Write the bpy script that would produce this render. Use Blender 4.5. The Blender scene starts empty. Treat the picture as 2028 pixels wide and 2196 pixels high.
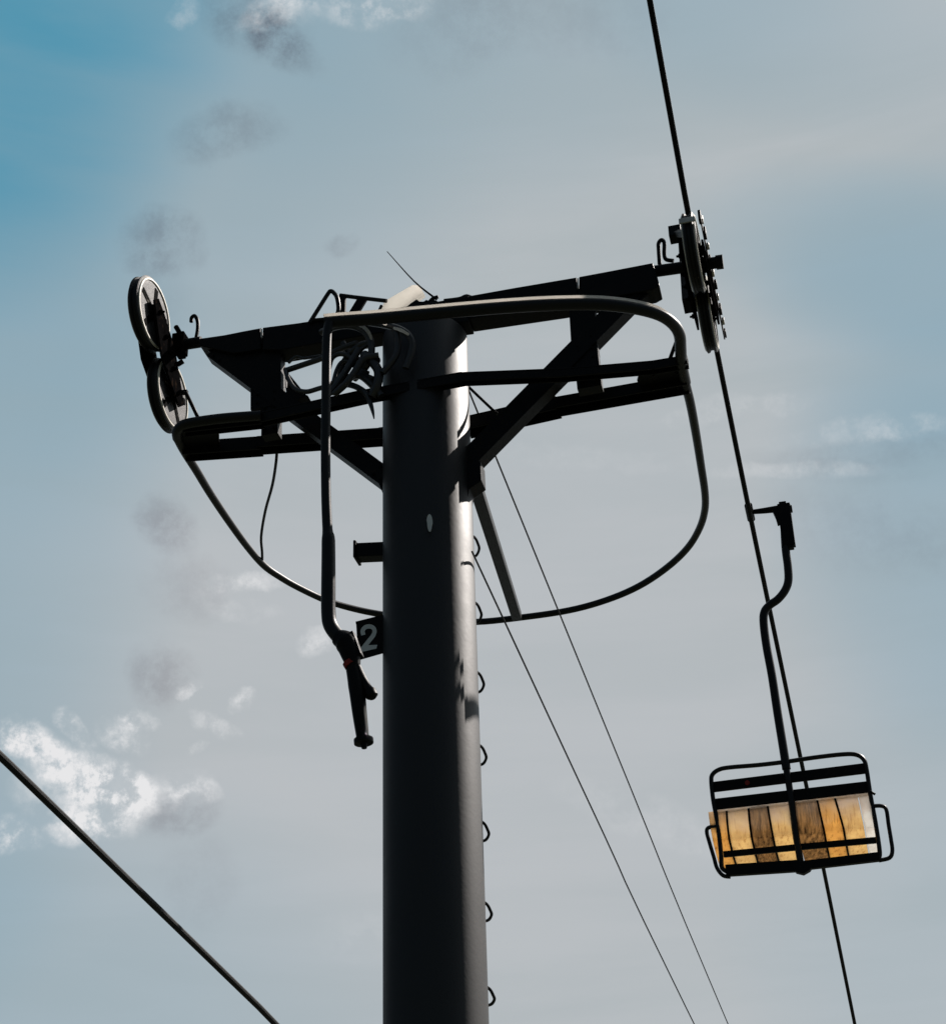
import bpy, bmesh, math, random
from mathutils import Vector, Matrix
random.seed(4)
S = bpy.context.scene
COL = S.collection

# ------------------------------------------------------------------ camera
FPX = 3522.0
PITCH = math.atan2(FPX, 6101.0); ROLL = math.radians(1.83)
CAM = Vector((0, 0, 1.6))
F = Vector((0, math.cos(PITCH), math.sin(PITCH)))
R0 = Vector((1, 0, 0)); U0 = Vector((0, -math.sin(PITCH), math.cos(PITCH)))
RT = R0*math.cos(ROLL) - U0*math.sin(ROLL); UP = U0*math.cos(ROLL) + R0*math.sin(ROLL)
cd = bpy.data.cameras.new('camera'); cam = bpy.data.objects.new('camera', cd); COL.objects.link(cam)
cd.sensor_fit = 'HORIZONTAL'; cd.sensor_width = 36; cd.lens = FPX/2028*36
cd.clip_start = .05; cd.clip_end = 5000
m3 = Matrix((RT, UP, -F)).transposed().to_4x4(); m3.translation = CAM; cam.matrix_world = m3
S.camera = cam

# ------------------------------------------------------------------ sky and sun
SUN_AZ = math.radians(50)      # measured from +y (forward) towards +x (right)
SUN_EL = math.radians(44.5)
SUND = Vector((math.sin(SUN_AZ)*math.cos(SUN_EL), math.cos(SUN_AZ)*math.cos(SUN_EL), math.sin(SUN_EL)))
sl = bpy.data.lights.new('sun', 'SUN'); sl.energy = 5.0; sl.angle = math.radians(.53); sl.color = (1, .93, .87)
so = bpy.data.objects.new('sun', sl); COL.objects.link(so)
so.rotation_euler = SUND.to_track_quat('Z', 'Y').to_euler()
S.view_settings.view_transform = 'Standard'; S.view_settings.look = 'None'
S.view_settings.exposure = 0; S.view_settings.gamma = 1; S.view_settings.use_curve_mapping = False

def ray(x, y): return ((x-1014)*RT - (y-1098)*UP + FPX*F).normalized()

W = bpy.data.worlds.new('World'); S.world = W; W.use_nodes = True
nt = W.node_tree; nt.nodes.clear()
def nd(t, tree=None, **kw):
    n = (tree or nt).nodes.new(t)
    for k, v in kw.items(): setattr(n, k, v)
    return n
def lk(a, b, tree=None): (tree or nt).links.new(a, b)
def mth(op, a, b=None, clamp=False):
    n = nd('ShaderNodeMath', operation=op, use_clamp=clamp)
    for i, q in enumerate((a, b)):
        if q is None: continue
        if isinstance(q, (int, float)): n.inputs[i].default_value = q
        else: lk(q, n.inputs[i])
    return n.outputs[0]
def rng(x, a, b, c=0, d=1, smooth=True):
    n = nd('ShaderNodeMapRange', interpolation_type='SMOOTHSTEP' if smooth else 'LINEAR')
    lk(x, n.inputs[0])
    for i, q in enumerate((a, b, c, d)): n.inputs[i+1].default_value = q
    return n.outputs[0]
def mix(f, a, b):
    n = nd('ShaderNodeMix', data_type='RGBA')
    if isinstance(f, (int, float)): n.inputs[0].default_value = f
    else: lk(f, n.inputs[0])
    for i, q in ((6, a), (7, b)):
        if isinstance(q, tuple): n.inputs[i].default_value = (*q, 1)
        else: lk(q, n.inputs[i])
    return n.outputs[2]
def noise(vec, scale, detail=6, rough=.55, dist=0.0):
    n = nd('ShaderNodeTexNoise'); n.inputs['Scale'].default_value = scale
    n.inputs['Detail'].default_value = detail; n.inputs['Roughness'].default_value = rough
    n.inputs['Distortion'].default_value = dist; lk(vec, n.inputs['Vector']); return n
tc = nd('ShaderNodeTexCoord'); DIR = tc.outputs['Generated']
sky = nd('ShaderNodeTexSky', sky_type='NISHITA'); sky.sun_disc = False
sky.sun_elevation = SUN_EL; sky.sun_rotation = SUN_AZ; sky.altitude = 1500
skm = nd('ShaderNodeVectorMath', operation='SCALE'); lk(sky.outputs[0], skm.inputs[0]); skm.inputs['Scale'].default_value = .07
# warped direction, so that every cloud edge is ragged
wn = noise(DIR, 16, 6, .62)
ws = nd('ShaderNodeVectorMath', operation='SUBTRACT'); lk(wn.outputs['Color'], ws.inputs[0]); ws.inputs[1].default_value = (.5, .5, .5)
wsc = nd('ShaderNodeVectorMath', operation='SCALE'); lk(ws.outputs[0], wsc.inputs[0]); wsc.inputs['Scale'].default_value = .035
wa = nd('ShaderNodeVectorMath', operation='ADD'); lk(DIR, wa.inputs[0]); lk(wsc.outputs[0], wa.inputs[1])
wrm = nd('ShaderNodeVectorMath', operation='NORMALIZE'); lk(wa.outputs[0], wrm.inputs[0]); WDIR = wrm.outputs[0]
def blob(px, py, rx, ry, ang=0, vec=None, soft=1.0):
    """soft elliptic patch of sky round one direction; 1 at its middle, 0 outside"""
    c = ray(px, py)
    e = c.cross(Vector((0, 0, 1))).normalized(); n_ = e.cross(c)
    ca, sa = math.cos(math.radians(ang)), math.sin(math.radians(ang))
    a1 = e*ca + n_*sa; a2 = n_*ca - e*sa
    sm = None
    for ax, r in ((a1, rx), (a2, ry)):
        d = nd('ShaderNodeVectorMath', operation='DOT_PRODUCT'); lk(vec or WDIR, d.inputs[0]); d.inputs[1].default_value = ax/(r/FPX)
        off = ax.dot(c)/(r/FPX)
        q = mth('SUBTRACT', d.outputs['Value'], off); q = mth('MULTIPLY', q, q)
        sm = q if sm is None else mth('ADD', sm, q)
    return rng(sm, 1.0*soft, 0.0)
def addall(L):
    o = L[0]
    for q in L[1:]: o = mth('ADD', o, q)
    return o
# high thin veil over blue: clear at the upper left and in a band at the right
v1 = noise(DIR, 2.6, 5, .5).outputs[0]
st = nd('ShaderNodeMapping'); lk(DIR, st.inputs[0]); st.inputs['Scale'].default_value = (1.2, 1.2, 9)
st.inputs['Rotation'].default_value = (0, math.radians(-10), 0)
v2 = noise(st.outputs[0], 3.0, 6, .55, .3).outputs[0]
teal = addall([mth('MULTIPLY', blob(-120, -20, 640, 720, 0, DIR), 1.0), mth('MULTIPLY', blob(-50, 100, 1150, 1000, 0, DIR), .36),
               mth('MULTIPLY', blob(-80, 1150, 520, 1100, 0, DIR), .34), mth('MULTIPLY', blob(700, 150, 900, 500, 0, DIR), .06), mth('MULTIPLY', blob(1930, 560, 520, 230, -22, DIR), .26),
               mth('MULTIPLY', blob(1700, 60, 520, 240, -22, DIR), .16), mth('MULTIPLY', blob(2080, 1150, 480, 520, 0, DIR), .34),
               mth('MULTIPLY', blob(2100, 650, 520, 420, 0, DIR), .22), mth('MULTIPLY', blob(1050, -150, 900, 620, 0, DIR), .24),
               mth('MULTIPLY', blob(150, 2250, 900, 620, 0, DIR), .22), mth('MULTIPLY', blob(1950, 1900, 500, 500, 0, DIR), .12)])
teal = mth('MULTIPLY', teal, rng(v2, .25, .75, .84, 1.12))
teal = mth('ADD', mth('DIVIDE', teal, mth('ADD', mth('MULTIPLY', teal, .42), 1.0)), rng(v1, .35, .75, -.03, .06), clamp=True)
veil = mix(rng(v2, .3, .7), (.425, .470, .492), (.470, .505, .528))
blue = mix(.22, (.050, .330, .480), skm.outputs[0])
base = mix(teal, veil, blue)
# broad pale glow of the veil below the middle
base = mix(mth('MULTIPLY', blob(1000, 1500, 1100, 900, 0, DIR), .35), base, (.515, .525, .550))
# grey-mauve smudges of thin dark cloud
grain = rng(noise(DIR, 55, 10, .72).outputs[0], .30, .70, .15, .95)
dark = addall([mth('MULTIPLY', blob(*a[:5]), a[5]) for a in (
    (545, 50, 150, 90, -25, .55), (610, 105, 120, 60, -40, .6), (500, 285, 150, 60, 10, .40), (350, 515, 95, 95, 0, .55),
    (350, 660, 80, 120, 0, .12), (355, 1130, 75, 85, 0, .50), (400, 1260, 110, 80, 0, .24), (350, 1440, 80, 80, 0, .45), (370, 1740, 110, 70, 0, .45),
    (420, 1900, 110, 120, 0, .14), (730, 530, 40, 30, 0, .35), (960, 60, 170, 120, 0, .16), (1180, 30, 300, 120, -10, .18), (1880, 965, 330, 46, -6, .20), (1800, 1010, 260, 36, -10, .12), (1880, 1150, 330, 120, -20, .18))])
dk = nd('ShaderNodeMix', data_type='RGBA', blend_type='MULTIPLY'); lk(mth('MULTIPLY', dark, grain, clamp=True), dk.inputs[0]); lk(base, dk.inputs[6]); dk.inputs[7].default_value = (.50, .44, .47, 1)
base = dk.outputs[2]
# small sunlit puffs of cloud
puffs = [(40, 1590, 95, 42, 0, 1), (110, 1625, 120, 38, -15, .8), (170, 1555, 55, 24, -30, .8), (275, 1560, 50, 38, 0, .8), (310, 1530, 40, 20, 0, .6),
    (200, 1655, 120, 55, -12, 1), (230, 1720, 85, 75, 0, 1), (190, 1770, 75, 38, 10, .9), (265, 1670, 70, 45, -20, .8), (340, 1690, 110, 45, 20, .45),
    (410, 1690, 60, 34, -15, .7), (52, 1788, 55, 32, -15, .75), (20, 1800, 45, 25, 0, .6), (410, 1472, 28, 16, 20, .75), (530, 1505, 34, 22, 30, .8),
    (470, 1545, 60, 20, -30, .5), (430, 1585, 30, 14, 0, .4), (470, 1255, 100, 26, 8, .4), (560, 1250, 70, 20, -5, .45), (500, 1300, 110, 24, -10, .22),
    (690, 1390, 45, 32, 0, .65), (590, 30, 80, 40, 25, .42), (640, -10, 60, 60, 0, .35), (780, 15, 95, 45, 10, .5), (850, 0, 90, 40, 0, .4), (380, 20, 40, 26, 0, .3),
    (1840, 915, 220, 30, -4, .18), (1960, 905, 120, 26, 0, .14), (1700, 1010, 200, 22, -6, .25), (1560, 880, 200, 26, 6, .2), (1250, 980, 260, 30, -8, .08),
    (850, 2010, 180, 60, 0, .12), (1400, 1760, 220, 60, -20, .14), (120, 1700, 90, 60, 0, .4)]
pn = mth('MULTIPLY', rng(noise(DIR, 38, 10, .66).outputs[0], .385, .60, .08, 1.10), rng(noise(DIR, 150, 6, .7).outputs[0], .30, .70, .62, 1.12))
pf = mth('MULTIPLY', addall([mth('MULTIPLY', blob(*a[:5], soft=1.35), a[5]) for a in puffs]), pn)
base = mix(mth('MULTIPLY', rng(pf, .0, 1.15, 0, 1, False), 1.0, clamp=True), base, (.80, .80, .81))
bg = nd('ShaderNodeBackground'); bg.inputs[1].default_value = 1.0
# below the horizon the world is the far dark hillside's air
sep = nd('ShaderNodeSeparateXYZ'); lk(DIR, sep.inputs[0])
base = mix(rng(sep.outputs[2], -.02, .06), (.10, .13, .13), base)
# sky outside the view is darkened to keep the shaded steel black
gl = nd('ShaderNodeVectorMath', operation='DOT_PRODUCT'); lk(DIR, gl.inputs[0]); gl.inputs[1].default_value = Vector((.38, .80, .46)).normalized()
base = mix(rng(gl.outputs['Value'], .30, .765, .93, 0), base, (.02, .04, .065))
lk(base, bg.inputs[0])
ow = nd('ShaderNodeOutputWorld'); lk(bg.outputs[0], ow.inputs[0])

# ------------------------------------------------------------------ frames of reference of the place
def hit(x, y, n, P0):
    d = ray(x, y); return CAM + d*((P0-CAM).dot(n)/d.dot(n))
Z = Vector((0, 0, 1))
O0 = hit(913, 850, Vector((0, 1, 0)), Vector((0, 9.7, 0))); O0.z = 0     # foot of the pole axis
def frame(deg):
    a = math.radians(deg); return Vector((math.cos(a), -math.sin(a), 0)), Vector((math.sin(a), math.cos(a), 0))
AU, AV = frame(12.3)       # along the crossarm / across it
RU, RV = frame(14.0)       # across the line / along the line
def A(x, y, off=0.0): return hit(x, y, AV, O0 + AV*off)          # in a vertical plane parallel to the crossarm
ZW = 8.06                                                        # level of the work platform
def H(x, y, z=ZW): return hit(x, y, Z, Vector((0, 0, z)))
def L(x, y, u): return hit(x, y, RU, O0 + RU*u)                  # in a vertical plane along the line

# ------------------------------------------------------------------ materials
def material(name, col, rough=.5, metal=0.0, var=.25, nscale=9, bump=.15, trans=0.0, spots=None, spec=.5):
    m = bpy.data.materials.new(name); m.use_nodes = True; t = m.node_tree
    b = t.nodes['Principled BSDF']; out = t.nodes['Material Output']
    tcn = nd('ShaderNodeTexCoord', t); n1 = nd('ShaderNodeTexNoise', t); lk(tcn.outputs['Object'], n1.inputs['Vector'], t)
    n1.inputs['Scale'].default_value = nscale; n1.inputs['Detail'].default_value = 8; n1.inputs['Roughness'].default_value = .65
    cr = nd('ShaderNodeValToRGB', t); lk(n1.outputs[0], cr.inputs[0], t)
    cr.color_ramp.elements[0].position = .3; cr.color_ramp.elements[1].position = .7
    cr.color_ramp.elements[0].color = (*[c*(1-var) for c in col], 1); cr.color_ramp.elements[1].color = (*[min(1, c*(1+var)) for c in col], 1)
    colout = cr.outputs[0]
    if spots:
        n2 = nd('ShaderNodeTexNoise', t); lk(tcn.outputs['Object'], n2.inputs['Vector'], t)
        n2.inputs['Scale'].default_value = spots[1]; n2.inputs['Detail'].default_value = 6
        r2 = nd('ShaderNodeMapRange', t); lk(n2.outputs[0], r2.inputs[0], t); r2.inputs[1].default_value = spots[2]; r2.inputs[2].default_value = spots[2]+.08
        mx = nd('ShaderNodeMix', t, data_type='RGBA'); lk(r2.outputs[0], mx.inputs[0], t); lk(colout, mx.inputs[6], t)
        mx.inputs[7].default_value = (*spots[0], 1); colout = mx.outputs[2]
    lk(colout, b.inputs['Base Color'], t)
    rr = nd('ShaderNodeMapRange', t); lk(n1.outputs[0], rr.inputs[0], t); rr.inputs[3].default_value = rough*.85; rr.inputs[4].default_value = min(1, rough*1.2)
    lk(rr.outputs[0], b.inputs['Roughness'], t)
    b.inputs['Metallic'].default_value = metal; b.inputs['Specular IOR Level'].default_value = spec
    bp = nd('ShaderNodeBump', t); bp.inputs['Strength'].default_value = bump; bp.inputs['Distance'].default_value = .01
    n3 = nd('ShaderNodeTexNoise', t); lk(tcn.outputs['Object'], n3.inputs['Vector'], t); n3.inputs['Scale'].default_value = nscale*7; n3.inputs['Detail'].default_value = 5
    lk(n3.outputs[0], bp.inputs['Height'], t); lk(bp.outputs[0], b.inputs['Normal'], t)
    if trans:
        tr = nd('ShaderNodeBsdfTranslucent', t); lk(colout, tr.inputs[0], t)
        ms = nd('ShaderNodeMixShader', t); ms.inputs[0].default_value = trans
        lk(b.outputs[0], ms.inputs[1], t); lk(tr.outputs[0], ms.inputs[2], t); lk(ms.outputs[0], out.inputs[0], t)
    return m
M = dict(
    plate=material('matt_plate', (.0065, .0062, .0065), .95, 0, .4, 14, .25, spec=0.0, spots=((.03, .02, .015), 22, .60)),
    pole=material('pole_paint', (.0085, .008, .0085), .56, 0, .3, 5, .05, spots=((.016, .011, .010), 14, .66), spec=.72),
    steel=material('dark_steel', (.0065, .0062, .0068), .48, 0, .35, 12, .15, spots=((.018, .012, .010), 20, .62), spec=.16),
    tube=material('tube_steel', (.007, .007, .0075), .44, 0, .3, 12, .06, spec=.40),
    rubber=material('black_rubber', (.006, .006, .0065), .6, 0, .3, 20, .25),
    hose=material('hose_rubber', (.006, .0055, .006), .45, 0, .3, 20, .05, spec=1.0),
    rope=material('steel_rope', (.009, .009, .009), .6, 0, .3, 60, .5, spec=.25),
    wheel=material('wheel_alloy', (.007, .007, .007), .95, 0, .3, 15, .15, spec=0.02, spots=((.16, .15, .13), 24, .60)),
    rim=material('worn_rim', (.84, .78, .66), .4, 0, .12, 25, .1),
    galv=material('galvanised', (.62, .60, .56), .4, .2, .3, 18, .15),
    white=material('white_casing_glare', (.92, .89, .84), .45, 0, .05, 8, .05, trans=.85),  # box casing, reused for the added highlight and glare strips
    numeral=material('numeral_white', (.90, .92, .92), .5, 0, .06, 10, .05),
    red=material('red_reflector', (.55, .05, .03), .25, 0, .15, 30, .05, trans=.4),
    grass=material('grass', (.026, .032, .016), .9, 0, .5, .8, .6),
    concrete=material('concrete', (.28, .27, .25), .9, 0, .2, 6, .4),
)
ZTOP = [0.0]
def slat_mat(name, col, streak, amt, glare):
    m = material(name, col, .40, 0, .15, 14, .2, trans=.72); t = m.node_tree
    P = t.nodes['Principled BSDF']; TR = [n for n in t.nodes if n.type == 'BSDF_TRANSLUCENT'][0]
    src = P.inputs['Base Color'].links[0].from_socket
    tcn = nd('ShaderNodeTexCoord', t); mp = nd('ShaderNodeMapping', t); lk(tcn.outputs['Object'], mp.inputs[0], t); mp.inputs['Scale'].default_value = (26, 9, 2.2)
    n = nd('ShaderNodeTexNoise', t); lk(mp.outputs[0], n.inputs['Vector'], t); n.inputs['Scale'].default_value = 2.2; n.inputs['Detail'].default_value = 9; n.inputs['Roughness'].default_value = .7
    rr = nd('ShaderNodeMapRange', t); lk(n.outputs[0], rr.inputs[0], t); rr.inputs[1].default_value = .62-amt*.3; rr.inputs[2].default_value = .78-amt*.2
    mx = nd('ShaderNodeMix', t, data_type='RGBA'); lk(rr.outputs[0], mx.inputs[0], t); lk(src, mx.inputs[6], t); mx.inputs[7].default_value = (*streak, 1)
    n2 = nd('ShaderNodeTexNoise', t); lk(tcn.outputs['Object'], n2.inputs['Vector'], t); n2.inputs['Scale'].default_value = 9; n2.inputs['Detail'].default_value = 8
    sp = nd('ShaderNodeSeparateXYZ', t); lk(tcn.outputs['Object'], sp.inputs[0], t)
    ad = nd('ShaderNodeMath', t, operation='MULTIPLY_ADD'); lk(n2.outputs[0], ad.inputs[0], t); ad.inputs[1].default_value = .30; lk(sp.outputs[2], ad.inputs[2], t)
    r3 = nd('ShaderNodeMapRange', t); lk(ad.outputs[0], r3.inputs[0], t); r3.inputs[1].default_value = GLAREZ-.02; r3.inputs[2].default_value = GLAREZ+.22; r3.inputs[4].default_value = glare
    m2 = nd('ShaderNodeMix', t, data_type='RGBA'); lk(r3.outputs[0], m2.inputs[0], t); lk(mx.outputs[2], m2.inputs[6], t); m2.inputs[7].default_value = (.95, .86, .80, 1)  # glare on the upper boards, mixed into their colour by height
    lk(m2.outputs[2], P.inputs['Base Color'], t); lk(m2.outputs[2], TR.inputs[0], t)
    return m
CP0 = L(1607, 1096, 2.0); GLAREZ = hit(1700, 1770, RV, CP0).z - CP0.z + .15
M['slat_a'] = slat_mat('orange_slat', (.93, .63, .30), (.34, .18, .08), .32, .70)
M['slat_b'] = slat_mat('brown_slat', (.62, .44, .25), (.07, .05, .04), .66, .45)
M['slat_c'] = slat_mat('pale_slat', (.94, .72, .44), (.50, .30, .14), .34, .95)
M['slat_w'] = slat_mat('white_slat', (.95, .90, .84), (.85, .66, .45), .10, .9)  # near-white board at the right end of the seat

# ------------------------------------------------------------------ mesh helpers
ORG = {}
def tag(o, label=None, cat=None, group=None, kind=None):
    for k, v in (('label', label), ('category', cat), ('group', group), ('kind', kind)):
        if v: o[k] = v
    return o
def empty(name, loc):
    o = bpy.data.objects.new(name, None); o.empty_display_size = .2; COL.objects.link(o)
    o.location = loc; ORG[o.name] = Vector(loc); return o
def smooth_path(P, n=6):
    if len(P) < 3: return P
    out = []
    for i in range(len(P)-1):
        p0 = P[i-1] if i else P[0]*2-P[1]; p1, p2 = P[i], P[i+1]
        p3 = P[i+2] if i+2 < len(P) else P[-1]*2-P[-2]
        for k in range(n):
            t = k/n
            out.append(.5*((2*p1) + (p2-p0)*t + (2*p0-5*p1+4*p2-p3)*t*t + (3*p1-p0-3*p2+p3)*t**3))
    out.append(P[-1]); return out
class MB:
    def __init__(s): s.bm = bmesh.new(); s.flat = []
    def tube(s, P, r, seg=12, n=6, rects=None):
        """round tube along a smoothed path; r a number or one per control point"""
        rs = r if isinstance(r, (list, tuple)) else [r]*len(P)
        Q = smooth_path(P, n) if n > 1 else list(P); k = (len(Q)-1)/(len(P)-1)
        T = [((Q[min(i+1, len(Q)-1)]-Q[max(i-1, 0)]).normalized()) for i in range(len(Q))]
        a = T[0].orthogonal().normalized(); rings = []
        for i, q in enumerate(Q):
            a = (a - T[i]*a.dot(T[i])).normalized(); b = T[i].cross(a)
            f = i/k; j = min(int(f), len(P)-2); rr = rs[j]+(rs[j+1]-rs[j])*(f-j)
            rings.append([s.bm.verts.new(q + (a*math.cos(2*math.pi*h/seg) + b*math.sin(2*math.pi*h/seg))*rr) for h in range(seg)])
        for i in range(len(rings)-1):
            for h in range(seg):
                f = s.bm.faces.new((rings[i][h], rings[i][(h+1) % seg], rings[i+1][(h+1) % seg], rings[i+1][h])); f.smooth = True
        s.bm.faces.new(rings[0][::-1]); s.bm.faces.new(rings[-1]); return s
    def prism(s, P, ext):
        """closed polygon of 3-D points pushed along the vector ext"""
        a = [s.bm.verts.new(p) for p in P]; b = [s.bm.verts.new(p+ext) for p in P]; n = len(P)
        s.bm.faces.new(a); s.bm.faces.new(b[::-1])
        for i in range(n): s.bm.faces.new((a[i], b[i], b[(i+1) % n], a[(i+1) % n]))
        return s
    def bar(s, p, q, w, d, side):
        """rectangular bar p..q, d deep along side, w wide across"""
        t = (q-p).normalized(); sd = (side - t*side.dot(t)).normalized(); c = t.cross(sd)
        P = [p + sd*d/2*i + c*w/2*j for i, j in ((-1, -1), (1, -1), (1, 1), (-1, 1))]
        return s.prism(P, q-p)
    def channel(s, p, q, w, d, side, t=.012):
        """C-section bar: web plus two flanges, the open side along -side"""
        tt = (q-p).normalized(); sd = (side - tt*side.dot(tt)).normalized(); c = tt.cross(sd)
        s.bar(p+sd*(d/2-t/2), q+sd*(d/2-t/2), w, t, sd)
        for j in (-1, 1): s.bar(p+c*j*(w/2-t/2)-sd*(t/2+.002), q+c*j*(w/2-t/2)-sd*(t/2+.002), t, d-t, sd)
        return s
    def box(s, c, sx, sy, sz, X=None, Y=None, Zv=None):
        X = X or AU; Y = Y or AV; Zv = Zv or Z
        P = [c + X*sx/2*i + Y*sy/2*j - Zv*sz/2 for i, j in ((-1, -1), (1, -1), (1, 1), (-1, 1))]
        return s.prism(P, Zv*sz)
    def lathe(s, c, ax, prof, seg=40, e1=None, ring=False):
        """prof: list of (along axis, radius)"""
        e1 = (e1 or ax.orthogonal()).normalized(); e2 = ax.cross(e1); rings = []
        for h, r in prof:
            rings.append([s.bm.verts.new(c + ax*h + (e1*math.cos(2*math.pi*k/seg) + e2*math.sin(2*math.pi*k/seg))*max(r, 1e-4)) for k in range(seg)])
        for i in range(len(rings)-1):
            for k in range(seg):
                s.bm.faces.new((rings[i][k], rings[i][(k+1) % seg], rings[i+1][(k+1) % seg], rings[i+1][k])).smooth = True
        if ring:
            for k in range(seg): s.bm.faces.new((rings[-1][k], rings[-1][(k+1) % seg], rings[0][(k+1) % seg], rings[0][k]))
            return s
        s.bm.faces.new(rings[0][::-1]); s.bm.faces.new(rings[-1]); return s
    def build(s, name, mt, parent=None, origin=None, bevel=0.0, sharp=35):
        po = ORG[parent.name] if parent else Vector((0, 0, 0))
        origin = Vector(origin) if origin is not None else (po if parent else s.bm.verts[:] and Vector(s.bm.verts[:][0].co))
        bmesh.ops.recalc_face_normals(s.bm, faces=s.bm.faces[:])
        for v in s.bm.verts: v.co -= origin
        for e in s.bm.edges:
            if len(e.link_faces) == 2 and e.calc_face_angle(0) > math.radians(sharp): e.smooth = False
        me = bpy.data.meshes.new(name); s.bm.to_mesh(me); s.bm.free()
        me.materials.append(M[mt] if isinstance(mt, str) else mt)
        o = bpy.data.objects.new(name, me); COL.objects.link(o)
        o.parent = parent; o.location = origin - po; ORG[o.name] = origin
        if bevel:
            b = o.modifiers.new('bevel', 'BEVEL'); b.width = bevel; b.segments = 2; b.limit_method = 'ANGLE'; b.angle_limit = math.radians(40)
        return o
def bolts(mb, pts, ax, r=.014, h=.018):
    for p in pts: mb.lathe(p, ax, [(0, r), (h, r), (h+.001, r*.5), (h*1.8, r*.5)], 6)

# ------------------------------------------------------------------ the setting
g = MB(); N = 60
def ground_z(x, y):
    v = (Vector((x, y, 0))-O0).dot(RV); u = (Vector((x, y, 0))-O0).dot(RU)
    z = -.17*max(0, v-3) if v < 160 else -.17*157 + .0*(v-160)
    return z + .10*math.sin(x*.9+y*.4)*min(1, abs(v)/8) - max(0, abs(u)-20)*.03
xs = [-900, -500, -250, -120, -60] + [i*2.5 for i in range(-16, 17)] + [60, 120, 250, 500, 900]
grid = [[g.bm.verts.new((x, y+9, ground_z(x, y+9))) for x in xs] for y in xs]
for i in range(len(xs)-1):
    for j in range(len(xs)-1): g.bm.faces.new((grid[i][j], grid[i][j+1], grid[i+1][j+1], grid[i+1][j])).smooth = True
tag(g.build('ground', 'grass', None, (0, 0, 0)), kind='structure')

# ------------------------------------------------------------------ lift tower
T = empty('lift_tower', O0)
tag(T, 'black steel chairlift tower with crossarm, braces and a round hoop rail', 'lift tower')
RP = .307
topz = A(913, 724).z
p = MB(); prof = [(-.3, RP), (0.02, RP), (topz-.02, RP), (topz, RP-.01)]
p.lathe(O0, Z, prof, 64)
p.build('pole', 'pole', T)
b = MB(); b.lathe(O0, Z, [(-.3, .85), (.12, .85), (.16, .80)], 32); b.build('footing', 'concrete', T)
# crossarm: one plated girder, notched where its flanges meet
BD = .17
def girder(px): return [A(x, y, -BD/2) for x, y in px]
cm = MB()
cm.prism(girder([(424, 726), (480, 718), (525, 709), (558, 703), (558.5, 748), (530, 753), (500, 757), (428, 741)]), AV*BD)
cm.prism(girder([(563, 702), (640, 692), (740, 676), (820, 664), (820, 712), (700, 733), (600, 750), (563, 749)]), AV*BD)
cm.prism(girder([(820, 664), (913, 650), (1005, 634), (1005, 688), (913, 702), (820, 712)]), AV*BD)
cm.prism(girder([(1005, 634), (1100, 617), (1200, 600), (1236, 594), (1236.5, 648), (1200, 654), (1005, 683)]), AV*BD)
cm.prism(girder([(1241, 593), (1300, 582), (1399, 563), (1409, 592), (1414, 612), (1400, 620), (1290, 640), (1241, 647)]), AV*BD)
for x0, y0, x1, y1 in ((552, 745, 570, 742), (1228, 642, 1250, 638)): cm.bar(A(x0, y0), A(x1, y1), .06, BD-.02, AV)
cm.build('crossarm', 'steel', T, bevel=.006)
# pale strips on the girder seams, standing in for their sunlit highlight
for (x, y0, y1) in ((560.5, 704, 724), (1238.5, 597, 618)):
    s_ = MB(); s_.bar(A(x, y0, -BD/2-.012), A(x+.5, y1, -BD/2-.012), .008, .012, AV); s_.build('seam_glint', 'galv', T)
# end axles
for pts in (((380, 741), (432, 733)), ((1395, 583), (1541, 562))):
    a_ = MB(); P, Q = A(*pts[0]), A(*pts[1]); d = (Q-P).normalized()
    a_.tube([P, Q], .043, 20, 1)
    a_.lathe(P if pts[0][0] < 1000 else Q, d, [(-.02, .052), (.03, .052)], 20)
    a_.build('axle', 'steel', T)
# braces and hangers
def pbar(name, p0, p1, w, d, off=0, mt='steel', bev=.005):
    q = MB(); P, Q = A(*p0, off), A(*p1, off); q.bar(P, Q, w, d, AV)
    t = (Q-P).normalized(); c = t.cross(AV); n = int((Q-P).length/.22)      # bolt heads near both ends
    bolts(q, [P+t*(.05+.07*i)+c*w*.28*k-AV*(d/2-.003) for i in (0, 1) for k in (-1, 1)] + [Q-t*(.05+.07*i)+c*w*.28*k-AV*(d/2-.003) for i in (0, 1) for k in (-1, 1)], -AV, .012, .010)
    return q.build(name, mt, T)
pbar('brace', (462, 758), (838, 1036), .135, .11)
pbar('brace', (1366, 628), (982, 1018), .150, .12)
g1 = MB(); g1.prism([A(x, y, -.05) for x, y in ((428, 735), (540, 752), (537, 797), (512, 778), (470, 772))], AV*.1); g1.build('gusset', 'steel', T, bevel=.004)
g2 = MB(); g2.prism([A(x, y, -.05) for x, y in ((1270, 640), (1404, 616), (1366, 652), (1296, 662))], AV*.1); g2.build('gusset', 'steel', T, bevel=.004)
pbar('hanger_post', (574, 735), (575, 880), .235, .10); pbar('hanger_post', (583, 868), (582, 938), .125, .09)
pbar('hanger_post', (1248, 640), (1256, 762), .185, .10); pbar('hanger_post', (1256, 745), (1266, 838), .17, .096)
g3 = MB(); g3.prism([A(x, y, -.04) for x, y in ((610, 786), (617, 866), (660, 848), (612, 830))], AV*.08); g3.build('gusset', 'steel', T)
g4 = MB(); g4.prism([A(x, y, -.07) for x, y in ((962, 1034), (990, 990), (1030, 988), (1032, 1030), (1006, 1048), (1000, 1085), (968, 1100))], AV*.14); g4.build('gusset', 'steel', T, bevel=.005)
g5 = MB(); g5.prism([A(x, y, -.06) for x, y in ((800, 1008), (830, 1008), (850, 1075), (822, 1062))], AV*.12); g5.build('gusset', 'steel', T, bevel=.005)
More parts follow.
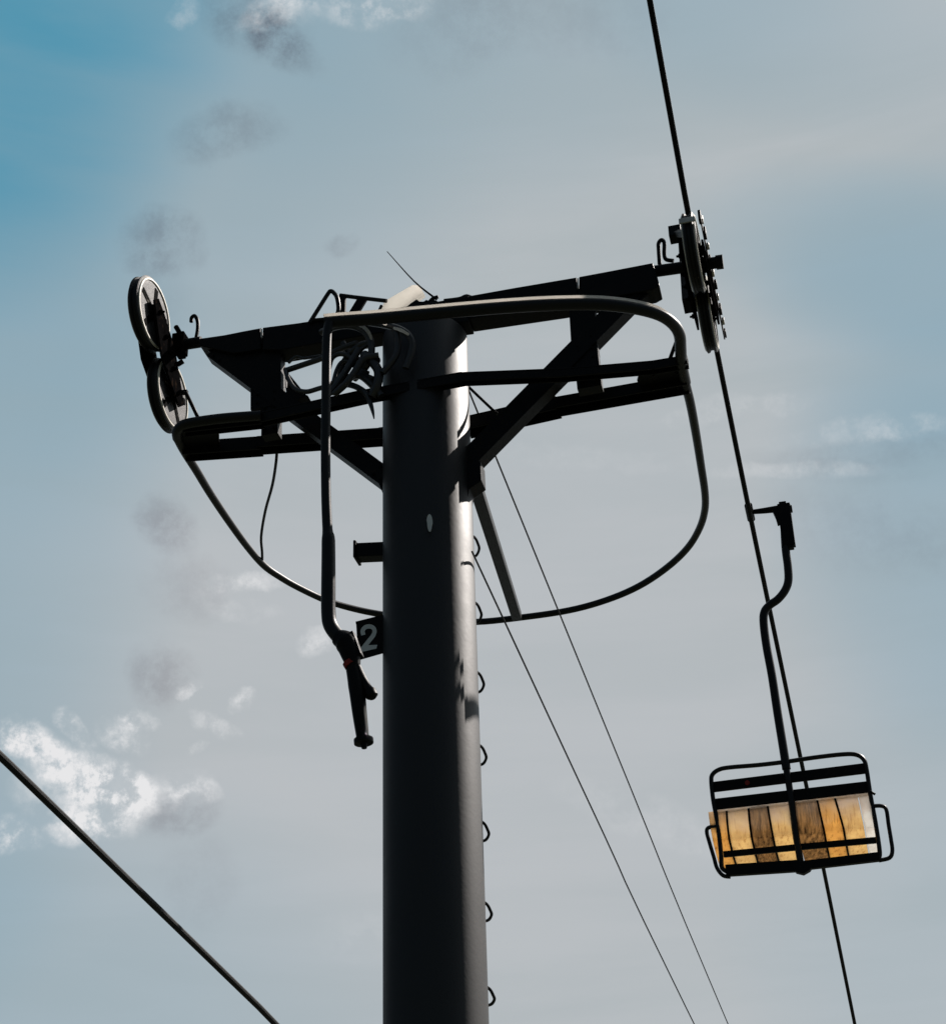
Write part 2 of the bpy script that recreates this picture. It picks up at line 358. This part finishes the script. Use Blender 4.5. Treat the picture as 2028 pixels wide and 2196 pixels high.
# platform: two bent channels round the pole, joined by end plates, all level
def rail(pts, w, d):
    q = MB(); Q = [H(*a) for a in pts]
    for i in range(len(Q)-1):
        t = (Q[i+1]-Q[i]).normalized()*.01; q.channel(Q[i]-t, Q[i+1]+t, d, w, Z*-1 if False else Z, .012)
    return q.build('platform_rail', 'steel', T, bevel=.003)
rail([(398, 921), (562, 903)], .085, .075)
rail([(564, 899), (785, 850)], .080, .075); rail([(786, 850), (990, 813)], .08, .07); rail([(985, 813), (1218, 804)], .07, .075); rail([(1210, 804), (1400, 788), (1472, 776)], .07, .075)
rail([(398, 968), (560, 957)], .11, .11); rail([(556, 955), (820, 937)], .09, .12); rail([(818, 937), (1010, 915)], .095, .12); rail([(1005, 916), (1195, 873)], .11, .14); rail([(1190, 873), (1472, 823)], .09, .13)
for pts in (((380, 938), (396, 912), (452, 914), (470, 932), (470, 968), (430, 976), (396, 982)), ((1374, 790), (1468, 778), (1476, 832), (1384, 846), (1366, 818))):
    e = MB(); e.prism([H(*a) for a in pts], Z*.02); bolts(e, [H(*a) for a in (((410, 930), (440, 955), (412, 965)) if pts[0][0] < 900 else ((1400, 800), (1450, 795), (1452, 825)))], -Z)
    e.build('platform_plate', 'steel', T, bevel=.003)
# hoop rail, lying level at platform height
front = [(696, 692), (730, 689), (800, 684), (900, 675), (1000, 666), (1100, 658), (1200, 653), (1290, 653), (1360, 661), (1410, 674), (1440, 692), (1456, 716), (1459, 745), (1461, 780), (1469, 820)]
back = [(1469, 822), (1480, 865), (1492, 930), (1503, 1000), (1511, 1055), (1511, 1093), (1500, 1132), (1474, 1175), (1430, 1217), (1370, 1257), (1300, 1287), (1220, 1309), (1120, 1324), (1018, 1334),
        (910, 1331), (820, 1318), (760, 1306), (700, 1288), (640, 1260), (600, 1237), (565, 1212), (530, 1172), (490, 1117), (450, 1057), (420, 1007), (395, 967), (381, 940)]
tip = [(381, 940), (380, 925), (392, 912), (420, 905), (480, 897), (560, 891)]
q = MB(); q.tube([H(*a) for a in front], .040, 14, 5); q.build('front_hoop', 'tube', T)
q = MB(); q.tube([H(*a)+(Z*.86-AV*.5)*.050 for a in front[:-4]], .0095, 8, 5); q.build('hoop_highlight', 'white', T)  # added white strip standing in for the sun's highlight on the hoop
nb = len(back); rr = [.029 + .006*max(0, 1-i/5) + .006*max(0, 1-(nb-1-i)/5) for i in range(nb)]
q = MB(); q.tube([H(*a) for a in back], rr, 12, 5); q.build('back_hoop', 'tube', T)
q = MB(); q.tube([H(*a) for a in tip], .038, 12, 5); q.build('hoop_end', 'tube', T)
# strut from the brace foot out to the hoop
q = MB(); P = O0 + AU*.30 + AV*.10; P.z = A(1016, 1050).z-.02
P = A(1016, 1030, .05); q.bar(P, H(1108, 1322), .082, .085, AU); q.build('strut', 'steel', T, bevel=.004)
# short rods tying the wheel brackets and the hoop to the platform ends
for a, b_ in ((A(1456, 716, -.25), A(1433, 778, -.05)), (A(392, 842, -.02), A(398, 844, -.02)), (A(399, 842, -.02), A(430, 907, -.02))):
    q = MB(); q.tube([a, b_], .014, 8, 1); q.build('tie_rod', 'steel', T)
for a, b_ in ((A(1003, 828, .1), A(1066, 888, .1)),):
    q = MB(); q.tube([a, b_], .011, 8, 1); q.build('stay_wire', 'rope', T)
# lifting hooks
for pts, off in ((((420, 728), (424, 704), (423, 686), (417, 677), (411, 681), (410, 690)), 0), (((1414, 566), (1412, 535), (1412, 521), (1418, 514), (1424, 521), (1424, 545), (1428, 556), (1444, 559)), 0)):
    q = MB(); q.tube([A(*a, off) for a in pts], .015, 8, 4); q.build('lifting_hook', 'steel', T)
# bracket stub on the left of the pole
q = MB(); q.bar(A(764, 1186), A(832, 1183), .105, .10, AV); q.box(A(766, 1186), .02, .14, .13); q.build('bracket_stub', 'steel', T, bevel=.005)
# small pale oval on the pole
nrm = (CAM-O0); nrm.z = 0; nrm.normalize()
oc = hit(921, 1122, nrm, O0+nrm*(RP+.022)); q = MB(); sd = nrm.cross(Z)
q.prism([oc + sd*.020*math.cos(t*math.pi/10)*(1 if math.sin(t*math.pi/10) > 0 else .8) + Z*.066*math.sin(t*math.pi/10) for t in range(20)], nrm*.006)
q.build('pale_oval', 'numeral', T)
# climbing rungs up the far right of the pole, one mesh copied
q = MB()
def polar(th, r_, z=0): t = math.radians(th); return O0 + AU*(math.cos(t)*r_) + AV*(math.sin(t)*r_) + Z*z
base_ = polar(35, RP)
q.tube([polar(14, RP-.01, .045), polar(16, RP+.012, .03), polar(21, RP+.030, .01), polar(30, RP+.052, -.01), polar(44, RP+.055, -.02), polar(54, RP-.01, 0)], .0095, 8, 5)
rung0 = q.build('rung', 'steel', T, origin=base_)
hz = [hit(1015+(y-1150)*.036, y, AV, O0+AV*.1).z for y in (1165, 1307, 1455, 1618, 1782, 1960, 2135)]
step = (hz[0]-hz[-1])/6
zz = hz[0]; k = 0
while zz > .3:
    o = rung0 if k == 0 else rung0.copy()
    if k: COL.objects.link(o); o.parent = T
    o.location = Vector((base_.x, base_.y, zz)) - O0; zz -= step; k += 1

# ------------------------------------------------------------------ wheel assemblies at both ends of the crossarm (parts of the tower)
WR = .288
def make_wheel(parent, c):
    w = MB(); ax = -RU     # tyre: grooved tread
    w.lathe(c, ax, [(-.040, WR-.06), (-.040, WR-.012), (-.033, WR), (-.018, WR-.004), (-.009, WR-.018), (.009, WR-.018), (.018, WR-.004), (.033, WR), (.040, WR-.012), (.040, WR-.06)], 56)
    o = w.build('wheel', 'rubber', parent, origin=c)
    return o
def wheel_bits(parent, c):
    w = make_wheel(parent, c)
    # parts of the wheel belong to the assembly's second level, so they are joined into two meshes
    for sgn in (1, -1):
        r_ = MB(); r_.lathe(c, RU*sgn, [(.0405, WR-.040), (.048, WR-.034), (.048, WR-.022), (.0405, WR-.015)], 56, ring=True); r_.build('rim', 'rim', parent, origin=c)
    d_ = MB(); d_.lathe(c, RU, [(-.04, .07), (-.034, WR-.062), (.034, WR-.062), (.04, .07), (.055, .062), (.058, .03), (.07, .03)], 40)
    for i in range(5):
        a = i*2*math.pi/5+.3; dr = RV*math.cos(a)+Z*math.sin(a)
        d_.bar(c+dr*.06+RU*.038, c+dr*(WR-.065)+RU*.038, .05, .012, RU); d_.bar(c+dr*.06-RU*.038, c+dr*(WR-.065)-RU*.038, .05, .012, RU)
        bolts(d_, [c+dr*.045+RU*.056], RU, .010, .012)
    d_.build('hub', 'wheel', parent, origin=c)
    return w
def assembly(c1, c2, inner):
    """two grooved wheels on a rocker; inner = side (+1/-1 along RU) on which the tower stands"""
    mid = (c1+c2)/2
    rk = empty('sheave_assembly', mid); rk.parent = T; rk.location = mid - O0
    wheel_bits(rk, c1); wheel_bits(rk, c2)
    dirn = (c2-c1).normalized(); nn = dirn.cross(RU)
    if nn.z < 0: nn = -nn
    for sd_, ex in ((inner*.080, .10), (-inner*.074, .08)):
        pl = MB(); o_ = RU*sd_
        P = [c1-dirn*ex-nn*.05, c1-dirn*ex+nn*.04, c1+dirn*.02+nn*.08, mid+nn*.13, c2+dirn*ex+nn*.06, c2+dirn*ex-nn*.05, mid-nn*.16, c1+dirn*.05-nn*.10]
        pl.prism([a+o_-RU*.008 for a in P], RU*.016)
        bolts(pl, [c1+o_+RU*inner*.008, c2+o_+RU*inner*.008, mid+o_+RU*inner*.008, mid+o_+RU*inner*.008+dirn*.12, mid+o_+RU*inner*.008-dirn*.12], RU*inner, .02, .02)
        pl.build('rocker_plate', 'plate', rk, bevel=.003)
    return rk, dirn, nn, mid
cL1, cL2 = L(329, 676, -1.98), L(371, 846, -1.98)
cL1 = L(320, 674, -2.0); cL2 = L(360, 847, -2.0)
if (cL2-cL1).length < 2*WR+.012: cL2 = cL1 + (cL2-cL1).normalized()*(2*WR+.012)
rkL, dL, nL, mL = assembly(cL1, cL2, 1)
UR = 2.0
cR1 = L(1487, 543, UR); cR2 = L(1511, 655, UR)
if (cR2-cR1).length < 2*WR+.02: cR2 = cR1 + (cR2-cR1).normalized()*(2*WR+.02)
rkR, dR, nR, mR = assembly(cR1, cR2, -1)
# extra hardware
q = MB(); q.box(L(1448, 502, UR-.22), .10, .10, .12, RU, dR, nR); q.bar(L(1452, 500, UR-.20), L(1478, 500, UR-.08), .05, .05, RV); q.build('derail_switch', 'steel', rkR, bevel=.004)
q = MB(); P = [L(1472, 470, UR-.14), L(1474, 600, UR-.14), L(1480, 668, UR-.14)]
q.bar(L(1470, 512, UR-.15), L(1480, 655, UR-.15), .14, .11, RU); q.build('balance_beam', 'steel', rkR, bevel=.004)
q = MB(); q.bar(cR1-dR*.25+RU*.092+nR*.05, cR2+dR*.26+RU*.092+nR*.0, .06, .010, RU); q.build('rope_catcher', 'steel', rkR, bevel=.002)
for i, (mt, hh) in enumerate((('galv', .05), ('steel', .09), ('galv', .03), ('steel', .04), ('rim', .07), ('steel', .05), ('galv', .04), ('steel', .08), ('galv', .04), ('steel', .05))):  # pale teeth among the dark ones stand in for glints along the catcher
    c_ = cR1-dR*.24 + dR*((cR2-cR1).length+.48)*i/9+RU*.103+nR*(.055-.004*i)
    q = MB(); q.box(c_, .012+.005*(i % 3), .05+.016*(i % 2), hh*.8, RU, dR, nR); q.build('catcher_tooth', mt, rkR, bevel=.003)
q = MB(); q.box(cR1-dR*.292+nR*.02, .11, .012, .05, RU, dR, nR); q.build('end_bracket', 'galv', rkR, bevel=.003)
q = MB(); q.box(cR1-dR*.28+RU*.09+nR*.04, .02, .05, .10, RU, dR, nR); q.build('end_lug', 'steel', rkR, bevel=.003)
q = MB(); q.tube([A(377, 700), A(383, 710), A(390, 724)], .020, 10, 3); q.box(A(384, 742), .06, .16, .14); q.box(A(392, 738), .05, .11, .17); q.build('bearing_block', 'plate', rkL, bevel=.006)
q = MB(); q.tube([A(380, 782), A(393, 774)], .02, 8, 1); q.build('stop_pin', 'steel', rkL)
q = MB(); q.bar(A(384, 842), A(402, 841), .03, .03, AV); q.build('bracket', 'steel', rkL)

# ------------------------------------------------------------------ ropes and wires
def rope(name, pts, r, mt='rope', seg=10, n=4):
    q = MB(); q.tube(pts, r, seg, n); return q.build(name, mt)
def lv(u, v, z): P = O0 + RU*u + RV*v; P.z = z; return P
def LP(x, y, u): return L(x, y, u)
PR = [LP(1393, 0, UR), cR1-dR*.10+nR*(WR+.012), cR2+dR*.12+nR*(WR+.006), LP(1605, 1090, UR), LP(1700, 1548, UR), LP(1765, 1862, UR), LP(1825, 2160, UR)]
dd = (PR[0]-PR[1]).normalized(); de = (PR[-1]-PR[-2]).normalized()
PRX = [PR[0]+dd*30, PR[0]+dd*8] + PR + [PR[-1]+de*12, PR[-1]+de*30+Z*1.5]
hr = rope('haul_rope', PRX, .0215)
tag(hr, 'thick black haul rope running over the right wheels and carrying the chair', 'haul rope', 'steel haul ropes of the lift')
a, b_ = L(20, 1640, -2.0), L(555, 2160, -2.0); dd = (b_-a).normalized()
l2 = rope('haul_rope', [a-dd*25+Z*.6, a-dd*6, a, b_, b_+dd*8, b_+dd*35+Z*1.2], .0235)
tag(l2, 'thick black rope crossing the lower left corner of the sky, clear of the tower', 'haul rope', 'steel haul ropes of the lift')
for x0, y0, x1, y1, u_, lab in ((1000, 825, 1545, 2160, .30, 'thin wire leaving the tower just under the crossarm, upper of two'), (1012, 1183, 1470, 2160, .33, 'thin wire leaving the pole lower down near the topmost rung')):
    a, b_ = L(x0, y0, u_), L(x1, y1, u_); dd = (b_-a).normalized()
    w_ = rope('signal_wire', [a, (a+b_)/2-Z*.02, b_, b_+dd*25+Z*.5], .0068, seg=8)
    tag(w_, lab, 'wire', 'thin wires running from the tower down the line')
# limp line from the platform to the hoop
a = H(594, 963); e = H(562, 1214)
q = rope('slack_line', [a+Z*.05, A(592, 990, .30), A(584, 1040, .65), A(569, 1095, 1.10), A(560, 1150, 1.50), A(562, 1185, 1.72), e+Z*.01], .011)
tag(q, 'thin slack line hanging from the platform to the hoop left of the pole', 'line')

# ------------------------------------------------------------------ hoses bundled left of the pole top
def hose(pts, r, lab, mt='hose'):
    q = MB(); q.tube([A(x, y, o_) for x, y, o_ in pts], r, 10, 6)
    o = q.build('hose', mt); tag(o, lab, 'hose', 'hoses bundled beside the top of the pole'); return o
f = -.32
hose([(690, 712, -.2), (722, 700, f), (752, 698, f), (778, 708, f), (794, 730, f), (796, 758, f), (785, 785, -.3), (760, 812, -.2)], .026, 'thick black hose arching highest left of the pole, its back shining')
hose([(705, 790, -.28), (712, 768, -.3), (728, 759, -.3), (748, 764, -.3), (762, 780, -.3), (775, 800, -.3), (800, 812, -.3)], .018, 'black hose making the second arch, below the shining one')
hose([(714, 822, -.28), (722, 793, -.28), (733, 776, -.28), (748, 775, -.28), (765, 790, -.3), (790, 800, -.3)], .015, 'slim black hose making the smallest, innermost arch')
hose([(612, 792, -.1), (618, 812, -.15), (632, 833, -.2), (655, 840, -.22), (680, 834, -.25), (712, 822, -.3), (745, 790, -.3), (775, 748, -.3), (800, 735, -.3)], .018, 'black hose drooping in a loop beside the left hanger post')
hose([(617, 793, -.1), (650, 782, -.15), (690, 768, -.2), (730, 748, -.25), (765, 735, -.3)], .022, 'straight black hose under the left half of the crossarm')
hose([(618, 778, -.12), (635, 765, -.12), (652, 768, -.12), (690, 762, -.2)], .012, 'thin wavy hose tucked under the crossarm by the left post')
hose([(745, 683, -.25), (790, 684, -.34), (818, 690, -.36), (838, 700, -.37), (852, 720, -.37), (850, 760, -.36), (820, 800, -.36)], .024, 'thick hose crossing the pole top with a short gleam')
hose([(780, 690, -.3), (830, 698, -.38), (858, 706, -.40), (877, 720, -.40), (884, 745, -.38), (870, 790, -.36)], .024, 'hose curling over the front of the pole, rightmost of the bundle')
hose([(700, 848, -.2), (735, 826, -.25), (760, 828, -.28), (782, 842, -.3), (793, 862, -.3), (799, 882, -.3), (802, 898, -.3)], [.022, .022, .022, .024, .018, .012, .004], 'tapering hose end dangling point down left of the pole')
hose([(706, 838, -.2), (738, 815, -.3), (770, 805, -.3), (800, 828, -.3), (818, 850, -.3)], .026, 'thick hose running low into the left side of the pole')
hose([(770, 748, -.34), (745, 790, -.34), (722, 824, -.34), (708, 842, -.34)], .026, 'thick hose slanting down from the bundle to the hanging pipe')
hose([(780, 760, -.33), (800, 778, -.34), (812, 800, -.34), (806, 832, -.32), (798, 850, -.3)], .034, 'fattest hose hugging the left edge of the pole')

hose([(712, 845, -.22), (726, 800, -.24), (745, 765, -.26), (770, 742, -.3), (790, 735, -.3)], .024, 'black hose behind the bundle, rising from the platform to the crossarm')
hose([(735, 735, -.2), (752, 760, -.2), (780, 775, -.22), (812, 772, -.26)], .022, 'short black hose sagging behind the shining arch into the pole')
hose([(716, 846, -.36), (742, 822, -.38), (765, 790, -.38), (782, 768, -.38), (812, 762, -.36)], .024, 'black hose lying over the front of the bundle, slanting up to the pole')
for pts, lab in (((((732, 688), (752, 689), (775, 698), (790, 712), (796, 727))), 'thin white cable lying along the highest hose of the bundle'),  # not a cable: added white strip for the sun glint on the hose
                 ((((806, 687), (816, 690), (828, 696))), 'shortest white cable on the pole top, middle of three'),  # not a cable: added white strip for a sun glint
                 ((((844, 703), (860, 708), (876, 717))), 'white cable end on the pole top, rightmost of three')):  # not a cable: added white strip for a sun glint
    q = MB(); n_ = len(pts); q.tube([A(x, y, -.37 if lab[0] == 't' else -.46) for x, y in pts], [.008 if i in (0, n_-1) else .013 for i in range(n_)], 10, 5)  # white strips added in place of sun glints on the hoses
    tag(q.build('hose_glint', 'white'), lab, 'glint', 'white glint strips among the hoses')
# ------------------------------------------------------------------ hanging pipe with nozzle, in front of everything
HO = (H(706, 690)-O0).dot(AV) - .02
hp = empty('hanging_pipe', A(706, 690, HO))
tag(hp, 'long black pipe hanging from the front hoop with a nozzle at its foot', 'pipe')
q = MB(); P = [(706, 692), (702, 712), (700, 760), (699, 860), (698, 960), (699, 1060), (702, 1135), (704, 1160), (704, 1250), (704, 1310), (708, 1340), (722, 1362), (742, 1382)]
q.tube([A(x, y, HO) for x, y in P], [.030]*6+[.031, .041, .043, .043, .043, .042, .040], 16, 5); q.build('pipe', 'tube', hp)
q = MB(); q.tube([A(x, y, HO) for x, y in ((722, 1366), (742, 1378), (752, 1404), (758, 1432))], [.046, .070, .058, .040], 14, 5)
q.bar(A(748, 1362, HO), A(766, 1412, HO), .07, .07, AV); q.build('elbow_joint', 'steel', hp, bevel=.006)
q = MB(); q.tube([A(x, y, HO) for x, y in ((755, 1425), (764, 1470), (771, 1530), (778, 1584))], [.040, .048, .042, .036], 14, 4)
q.lathe(A(779, 1584, HO), (A(780, 1594, HO)-A(779, 1584, HO)).normalized(), [(0, .036), (.003, .055), (.03, .055), (.033, .02), (.06, .015)], 16); q.build('nozzle', 'steel', hp)
q = MB(); q.tube([A(x, y, HO) for x, y in ((764, 1432), (775, 1456), (788, 1476), (795, 1488))], [.030, .030, .026, .036], 12, 4)
q.lathe(A(795, 1487, HO), (A(797, 1492, HO)-A(795, 1487, HO)).normalized(), [(-.025, .02), (-.02, .034), (.02, .036), (.035, .02)], 14); q.bar(A(768, 1480, HO), A(792, 1492, HO), .03, .03, AV); q.build('valve_handle', 'steel', hp)
q = MB(); q.tube([A(748, 1420, HO-.01), A(753, 1428, HO-.01)], .040, 12, 1); q.build('seal', 'red', hp)

# ------------------------------------------------------------------ number sign
so_ = -.12
ns = empty('number_sign', A(815, 1365, so_))
tag(ns, 'small black plate with a white numeral 2 fixed to the left of the pole', 'sign')
q = MB(); q.prism([A(x, y, so_) for x, y in ((763, 1334), (835, 1316), (835, 1396), (768, 1415))], AV*.012)
q.build('plate', 'steel', ns, bevel=.002)
for e0, e1 in (((764, 1338), (832, 1321)), ((770, 1408), (832, 1393))):
    q = MB(); q.bar(A(*e0, so_+.028), A(*e1, so_+.028), .02, .03, AV); q.build('back_strip', 'steel', ns)
# the numeral, a stroke of even width
sx, sy, tx, ty = 790, 1370, 1, 1
cen = [(779, 1362), (777.5, 1353), (783, 1345.5), (792, 1343.5), (800, 1346.5), (803, 1354), (800, 1363), (793, 1372), (785, 1382), (777, 1392.5)]
cs = [Vector((a, b_, 0)) for a, b_ in cen]; cs = smooth_path(cs, 5)
Lf, Rg = [], []
for i in range(len(cs)):
    t = (cs[min(i+1, len(cs)-1)]-cs[max(i-1, 0)]).normalized(); n_ = Vector((-t.y, t.x, 0)); Lf.append(cs[i]+n_*4.6); Rg.append(cs[i]-n_*4.6)
q = MB(); so2 = so_-.004
for i in range(len(cs)-1):
    vs = [q.bm.verts.new(A(v_.x, v_.y, so2)) for v_ in (Lf[i], Lf[i+1], Rg[i+1], Rg[i])]
    q.bm.faces.new(vs)
vs = [q.bm.verts.new(A(x, y, so2-.001)) for x, y in ((773, 1389), (783, 1384), (809, 1383), (807, 1391), (781, 1397), (772, 1399))]
q.bm.faces.new(vs)
q.build('numeral', 'numeral', ns)

# ------------------------------------------------------------------ things on top of the tower
hf = empty('step_frame', A(700, 690))
tag(hf, 'bent tube frame standing up at the top left of the tower', 'frame')
q = MB(); q.tube([A(x, y, -.10) for x, y in ((664, 692), (684, 660), (703, 630), (709, 624), (716, 628), (723, 640), (725, 668), (712, 690))], .0165, 10, 4)
q.tube([A(670, 686, -.10), A(705, 683, -.10)], .012, 8, 1); q.build('tube_loop', 'tube', hf)
q = MB(); q.tube([A(x, y, .10) for x, y in ((729, 633), (760, 637), (829, 645))], .016, 10, 2); q.build('top_bar', 'tube', hf)
q = MB(); q.bar(A(735, 633, .10), A(733, 690, .10), .05, .03, AV); q.build('upright', 'steel', hf)
q = MB(); q.bar(A(778, 640, .10), A(744, 696, .10), .075, .02, AV); q.build('slat', 'steel', hf)
q = MB(); q.tube([A(818, 655, .1), A(812, 668, .1), A(806, 680, .1)], .012, 8, 2); q.build('peg', 'steel', hf)
wb = MB(); off = .12
wb.prism([A(x, y, off) for x, y in ((824, 645), (884, 610), (900, 611), (909, 629), (864, 662), (850, 690), (806, 694), (815, 666))], AV*.05)
wbo = wb.build('white_box', 'white', bevel=.006); tag(wbo, 'sunlit white tapering box lying tilted on top of the tower', 'box')
q = MB(); q.prism([A(x, y, -.02) for x, y in ((858, 668), (880, 650), (893, 641), (899, 646), (908, 646), (914, 642), (922, 646), (930, 642), (938, 645), (946, 660))], AV*.10)
q.tube([A(918, 650), A(928, 640), A(940, 636)], .014, 10, 3); q.build('mast_clamp', 'steel', T, bevel=.003)
q = MB(); q.tube([A(x, y, .03) for x, y in ((952, 645), (985, 643), (1000, 640), (1020, 642), (1045, 632))], [.016, .024, .034, .022, .01], 10, 4); q.build('cable_gland', 'steel', T)
an = MB(); an.tube([A(936, 642, 0), A(888, 603, 0), A(830, 539, 0)], [.009, .006, .003], 8, 4)
ant = an.build('whip_antenna', 'rope'); tag(ant, 'hair-thin antenna leaning up to the left from the tower top', 'antenna')

# ------------------------------------------------------------------ chair on the right rope
CP = L(1607, 1096, UR); cv = RV
def K(x, y, off=0.0): return hit(x, y, cv, CP + cv*off)
ch = empty('lift_chair', CP)
tag(ch, 'double lift chair with orange slatted seat hanging from the right rope', 'lift chair')
q = MB(); q.tube([K(1611, 1098), K(1640, 1095), K(1676, 1090)], [.020, .026, .032], 12, 2); q.tube([CP-RV*.09+Z*.005, CP+RV*.09-Z*.03], .034, 12, 1); q.build('grip', 'steel', ch)
q = MB(); q.bar(K(1680, 1083), K(1692, 1172), .105, .07, RV); q.prism([K(x, y, -.03) for x, y in ((1655, 1093), (1672, 1080), (1694, 1080), (1692, 1110), (1666, 1122), (1662, 1108))], RV*.06)
q.box(K(1678, 1083), .06, .06, .04); q.box(K(1692, 1092), .05, .05, .05); q.box(K(1695, 1170), .05, .06, .06); q.build('grip_housing', 'steel', ch, bevel=.004)
q = MB(); hp_ = [(1681, 1120), (1684, 1175), (1689, 1215), (1690, 1245), (1683, 1266), (1668, 1285), (1650, 1298), (1639, 1312), (1637, 1335), (1643, 1385), (1655, 1450), (1667, 1530), (1680, 1610), (1686, 1650)]
q.tube([K(*a) for a in hp_], .034, 14, 5); q.build('hanger_arm', 'tube', ch)
q = MB(); q.tube([K(*a) for a in ((1686, 1650), (1697, 1720), (1706, 1790), (1713, 1830), (1719, 1872))], .026, 12, 4); q.build('centre_post', 'tube', ch)
# frame loop, back plane
q = MB(); P = [(1562, 1872), (1548, 1862), (1546, 1840), (1543, 1805), (1536, 1755), (1529, 1716), (1525, 1678), (1527, 1662), (1541, 1651), (1565, 1646), (1625, 1641), (1685, 1634), (1745, 1625), (1807, 1618), (1836, 1619), (1852, 1630), (1858, 1652), (1866, 1705), (1877, 1765), (1886, 1828), (1882, 1842)]
q.tube([K(*a) for a in P], .0175, 10, 4); q.build('frame', 'tube', ch)
def kbar(name, p0, p1, w, d, off=0, mt='steel', par=None):
    q = MB(); q.bar(K(*p0, off), K(*p1, off), w, d, RV); return q.build(name, mt, par or ch, bevel=.004)
s1 = kbar('back_slat', (1525, 1689), (1857, 1648), .083, .02, .01)
q = MB(); q.lathe(K(1602, 1679, -.002), -RV, [(0, .02), (.006, .018)], 16); q.build('reflector', 'red', s1)
s2_ = kbar('back_slat', (1533, 1726), (1865, 1688), .092, .02, .01)
# slatted seat shell: boards run down the back and on under the rider (away from the camera)
SEAT = .40
def shell(xt0, xt1, xb0, xb1, yt, yb, mt):
    """one board: top edge xt0..xt1 at height yt(x), bottom edge xb0..xb1 at yb(x), then a curved seat part"""
    q = MB(); rows = []
    n = 10
    a0, a1 = K(xt0, yt(xt0), .03), K(xt1, yt(xt1), .03); b0, b1 = K(xb0, yb(xb0), .03), K(xb1, yb(xb1), .03)
    for i in range(5):
        t = i/4; bow = RV*(-.03*math.sin(t*math.pi)); rows.append((a0.lerp(b0, t)+bow, a1.lerp(b1, t)+bow))
    for i in range(1, 7):
        t = i/6; o_ = RV*(SEAT*t) + Z*(-.035*math.sin(t*math.pi*.9)-.085*t); rows.append((b0+o_, b1+o_))
    th = .014; F_, B_ = [], []
    for k_, (l, r) in enumerate(rows):
        pv = rows[max(k_-1, 0)][0]; nx = rows[min(k_+1, len(rows)-1)][0]; t = (nx-pv).normalized(); nn = t.cross((r-l).normalized())
        F_.append((q.bm.verts.new(l), q.bm.verts.new(r))); B_.append((q.bm.verts.new(l+nn*th), q.bm.verts.new(r+nn*th)))
    for k_ in range(len(rows)-1):
        q.bm.faces.new((F_[k_][0], F_[k_][1], F_[k_+1][1], F_[k_+1][0])).smooth = True
        q.bm.faces.new((B_[k_][1], B_[k_][0], B_[k_+1][0], B_[k_+1][1])).smooth = True
        for s_ in (0, 1): q.bm.faces.new((F_[k_][s_], F_[k_+1][s_], B_[k_+1][s_], B_[k_][s_]))
    for k_ in (0, -1): q.bm.faces.new((F_[k_][0], F_[k_][1], B_[k_][1], B_[k_][0]))
    return q.build('seat_slat', mt, ch)
def yt(x): return 1742 - (x-1540)*.117
def yb(x): return 1800 - (x-1540)*.085
for a0, a1, b0, b1, mt in ((1519, 1557, 1528, 1562, 'slat_a'), (1560, 1604, 1565, 1610, 'slat_c'), (1607, 1645, 1613, 1655, 'slat_b'), (1648, 1694, 1658, 1704, 'slat_c'),
                           (1704, 1751, 1712, 1765, 'slat_b'), (1754, 1789, 1768, 1807, 'slat_a'), (1792, 1838, 1810, 1852, 'slat_c'), (1840, 1866, 1854, 1879, 'slat_w')):
    shell(a0, a1, b0, b1, yt, yb, mt)
def yt2(x): return yt(x)+3
for xa, xb in ((1558.5, 1563.5), (1605.5, 1611.5), (1646.5, 1656.5), (1752.5, 1766.5), (1790.5, 1808.5)):
    o = shell(xa-2.2, xa+2.2, xb-2.2, xb+2.2, yt2, yb, 'steel'); o.name = 'seat_rib'; o.location = o.location - RV*.012
for xa, xb in ((1537, 1694), (1704, 1864)):
    q = MB(); q.bar(K(xa, yt(xa)-1, .02), K(xb, yt(xb)-1, .02), .034, .03, RV); q.build('top_glare', 'white', ch, bevel=.008)  # white strip added as the sun glare along the seat's top edge
kbar('seat_rail', (1551, 1833), (1716, 1817), .045, .03, .06); kbar('seat_rail', (1716, 1817), (1882, 1802), .045, .03, .06)
q = MB(); q.bar(K(1556, 1868), K(1724, 1857), .085, .05, RV); q.bar(K(1724, 1857), K(1886, 1838), .065, .05, RV); q.prism([K(x, y, -.03) for x, y in ((1690, 1850), (1750, 1845), (1736, 1866), (1722, 1874), (1706, 1870))], RV*.06); q.build('bottom_beam', 'steel', ch, bevel=.005)
for P in (((1872, 1729), (1890, 1729), (1900, 1737), (1905, 1770), (1910, 1800), (1913, 1825), (1907, 1840), (1884, 1846)), ((1537, 1773), (1520, 1775), (1515, 1784), (1521, 1808), (1530, 1838), (1537, 1862), (1550, 1878), (1566, 1881))):
    q = MB(); q.tube([K(*a, .0) for a in P], .0155, 10, 4); q.build('armrest', 'tube', ch)
q = MB(); q.tube([K(1866, 1698, -.02), K(1876, 1704, -.02)], .010, 8, 1); q.build('pin', 'steel', ch)
